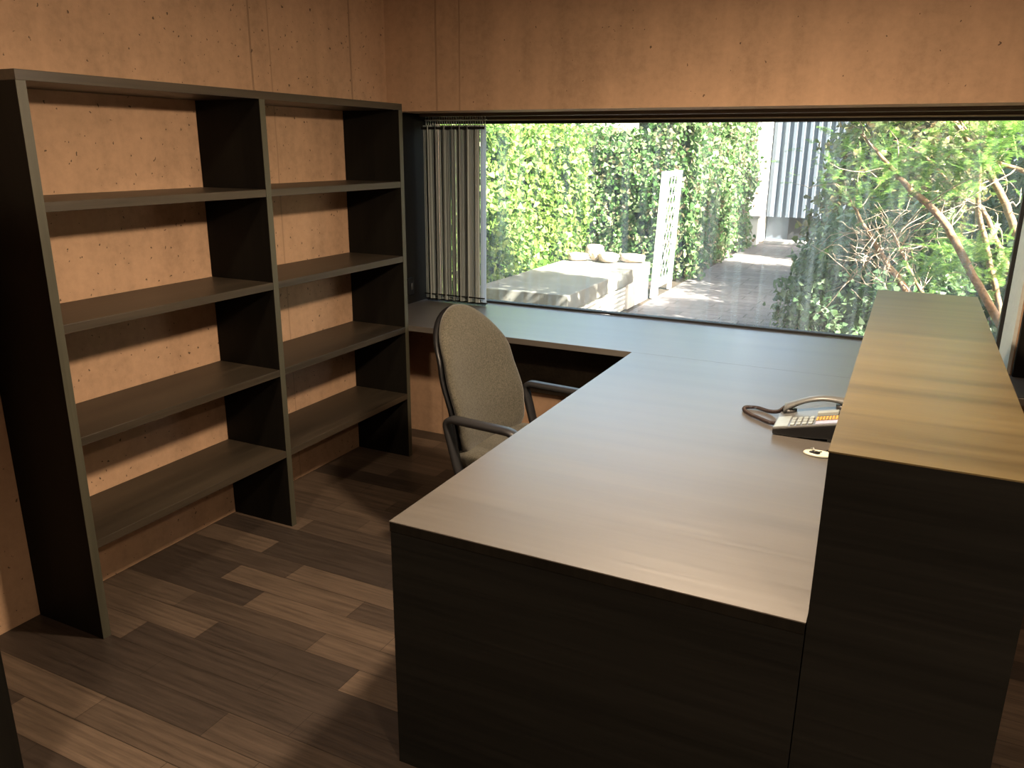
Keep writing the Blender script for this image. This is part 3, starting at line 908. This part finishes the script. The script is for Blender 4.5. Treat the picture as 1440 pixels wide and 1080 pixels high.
def smooth(pts, rads, n=5, wob=.008):
    P = [Vector(p) for p in pts]; out = []; ro = []
    for i in range(len(P)-1):
        a, b, c, d = P[max(i-1, 0)], P[i], P[i+1], P[min(i+2, len(P)-1)]
        for k in range(n):
            t = k/n
            q = .5*((2*b)+(-a+c)*t+(2*a-5*b+4*c-d)*t*t+(-a+3*b-3*c+d)*t**3)
            if 0 < i: q = q+Vector((ry.uniform(-wob, wob), ry.uniform(-wob, wob), ry.uniform(-wob, wob)))*.5
            out.append(q); ro.append(rads[i]+(rads[i+1]-rads[i])*t)
    out.append(P[-1]); ro.append(rads[-1]); return out, ro


tips = []
twm = MB()
for pts, rads in stems:
    sp_, sr = smooth(pts, rads)
    MB().tube(sp_, sr, 9).build('stem', M['bark'], yw_)
    for k in range(15):
        i = ry.randrange(len(sp_)//3, len(sp_)-1)
        p = sp_[i]; d = Vector((ry.uniform(-1, .6), ry.uniform(-.8, .8), ry.uniform(-.3, 1))).normalized()
        ln = ry.uniform(.12, .45); q = [p]
        for m_ in range(5):
            d = (d+Vector((ry.gauss(0, .28), ry.gauss(0, .28), ry.gauss(-.05, .28)))).normalized()
            q.append(q[-1]+d*ln/5)
        twm.tube(q, [.005, .0042, .0036, .003, .0022, .0012], 4)
        if ry.random() < .35: tips.append((q[-1], d))
# clutch of dead twigs around the broken stems
for k in range(70):
    p = Vector((2.50+ry.gauss(0, .12), 2.38+ry.gauss(0, .08), 1.0+ry.gauss(0, .14)))
    d = Vector((ry.uniform(-1, .7), ry.uniform(-.4, .4), ry.uniform(-.9, .8))).normalized(); q = [p]
    ln = ry.uniform(.15, .42)
    for m_ in range(5):
        d = (d+Vector((ry.gauss(0, .3), ry.gauss(0, .2), ry.gauss(0, .3)))).normalized(); q.append(q[-1]+d*ln/5)
    twm.tube(q, [.0045, .004, .0034, .0028, .0022, .0012], 4)
tag(twm.build('dead_twigs', M['twig'], yw_), 'pale bare twigs', kind='stuff')

# unseen leaf canopy above the window, added to shade path and platform
cr = MB(); pts = []
for k in range(11000):
    a = ry.uniform(0, 2*PI); r_ = ry.random()**.5
    if k % 3: x = 4.15+.95*r_*math.cos(a); y = 2.95+.90*r_*math.sin(a)
    else: x = 2.25+.95*r_*math.cos(a); y = 1.95+.65*r_*math.sin(a)
    pts.append(((x, y, 2.55+.35*math.sin(x*4)*math.sin(y*5)+ry.gauss(0, .16)), (0, 0, 1)))
leaves(cr, pts, ry, .085)
cr.build('shade_canopy', M['shrub'], yw_)

# needle sprays
nd = MB()


def spray(p, d, ln, droop=.35):
    p = Vector(p); d = Vector(d).normalized()
    side = d.cross(Vector((ry.gauss(0, .3), ry.gauss(0, .3), 1))).normalized()
    n = int(ln/.0075)
    for i in range(n):
        t = i/n
        d2 = (d+Vector((0, 0, -droop*t))).normalized(); p = p+d2*.0075
        for sg in (1, -1):
            e = (side*sg+d2*.45+Vector((0, 0, ry.uniform(-.12, .2)))).normalized()
            l_ = .030*(1-.45*t)*ry.uniform(.8, 1.15); w_ = d2*.0026
            o_ = len(nd.v)
            nd.v.extend([tuple(p-w_), tuple(p+w_), tuple(p+e*l_+w_*.5), tuple(p+e*l_-w_*.5)])
            nd.f.append((o_, o_+1, o_+2, o_+3)); nd.sm.append(False)


clusters = [((3.05, 1.70, 1.76), .10, 40), ((2.86, 1.7, 1.54), .10, 46), ((2.96, 1.7, 1.66), .09, 34), ((3.04, 1.7, 1.09), .10, 36),
            ((2.90, 1.7, 1.02), .09, 26), ((3.16, 1.72, 1.74), .09, 30), ((3.21, 1.7, 1.06), .09, 26), ((2.66, 1.75, 1.52), .09, 26),
            ((2.82, 1.75, 1.42), .10, 36), ((2.42, 1.9, 1.70), .12, 30), ((2.6, 2.2, 1.5), .14, 36), ((2.3, 2.3, 1.45), .14, 34),
            ((2.85, 1.95, .98), .10, 34), ((3.0, 1.9, .92), .12, 34), ((3.3, 2.0, 1.85), .14, 40), ((2.75, 1.9, 1.95), .16, 40), ((3.25, 1.9, .92), .1, 24),
            ((2.15, 2.5, 1.6), .16, 30), ((3.10, 1.6, 1.80), .08, 40), ((3.00, 1.6, 1.62), .08, 40), ((2.78, 1.65, 1.60), .08, 30), ((2.50, 1.8, 1.62), .10, 36), ((2.45, 2.0, 1.35), .10, 26)]
for c, r_, n_ in clusters:
    for k in range(n_):
        p = Vector(c)+Vector((ry.gauss(0, r_), ry.gauss(0, r_*.8), ry.gauss(0, r_*.75)))
        d = Vector((ry.uniform(-1, .5), ry.uniform(-.9, .4), ry.uniform(-.35, .55)))
        spray(p, d, ry.uniform(.09, .20))
for p, d in tips: spray(p, d, ry.uniform(.08, .16))
tag(nd.build('needles', M['yew'], yw_), 'bright green needle sprays')

# tidy helper properties
for o in bpy.data.objects:
    if '_o' in o: del o['_o']
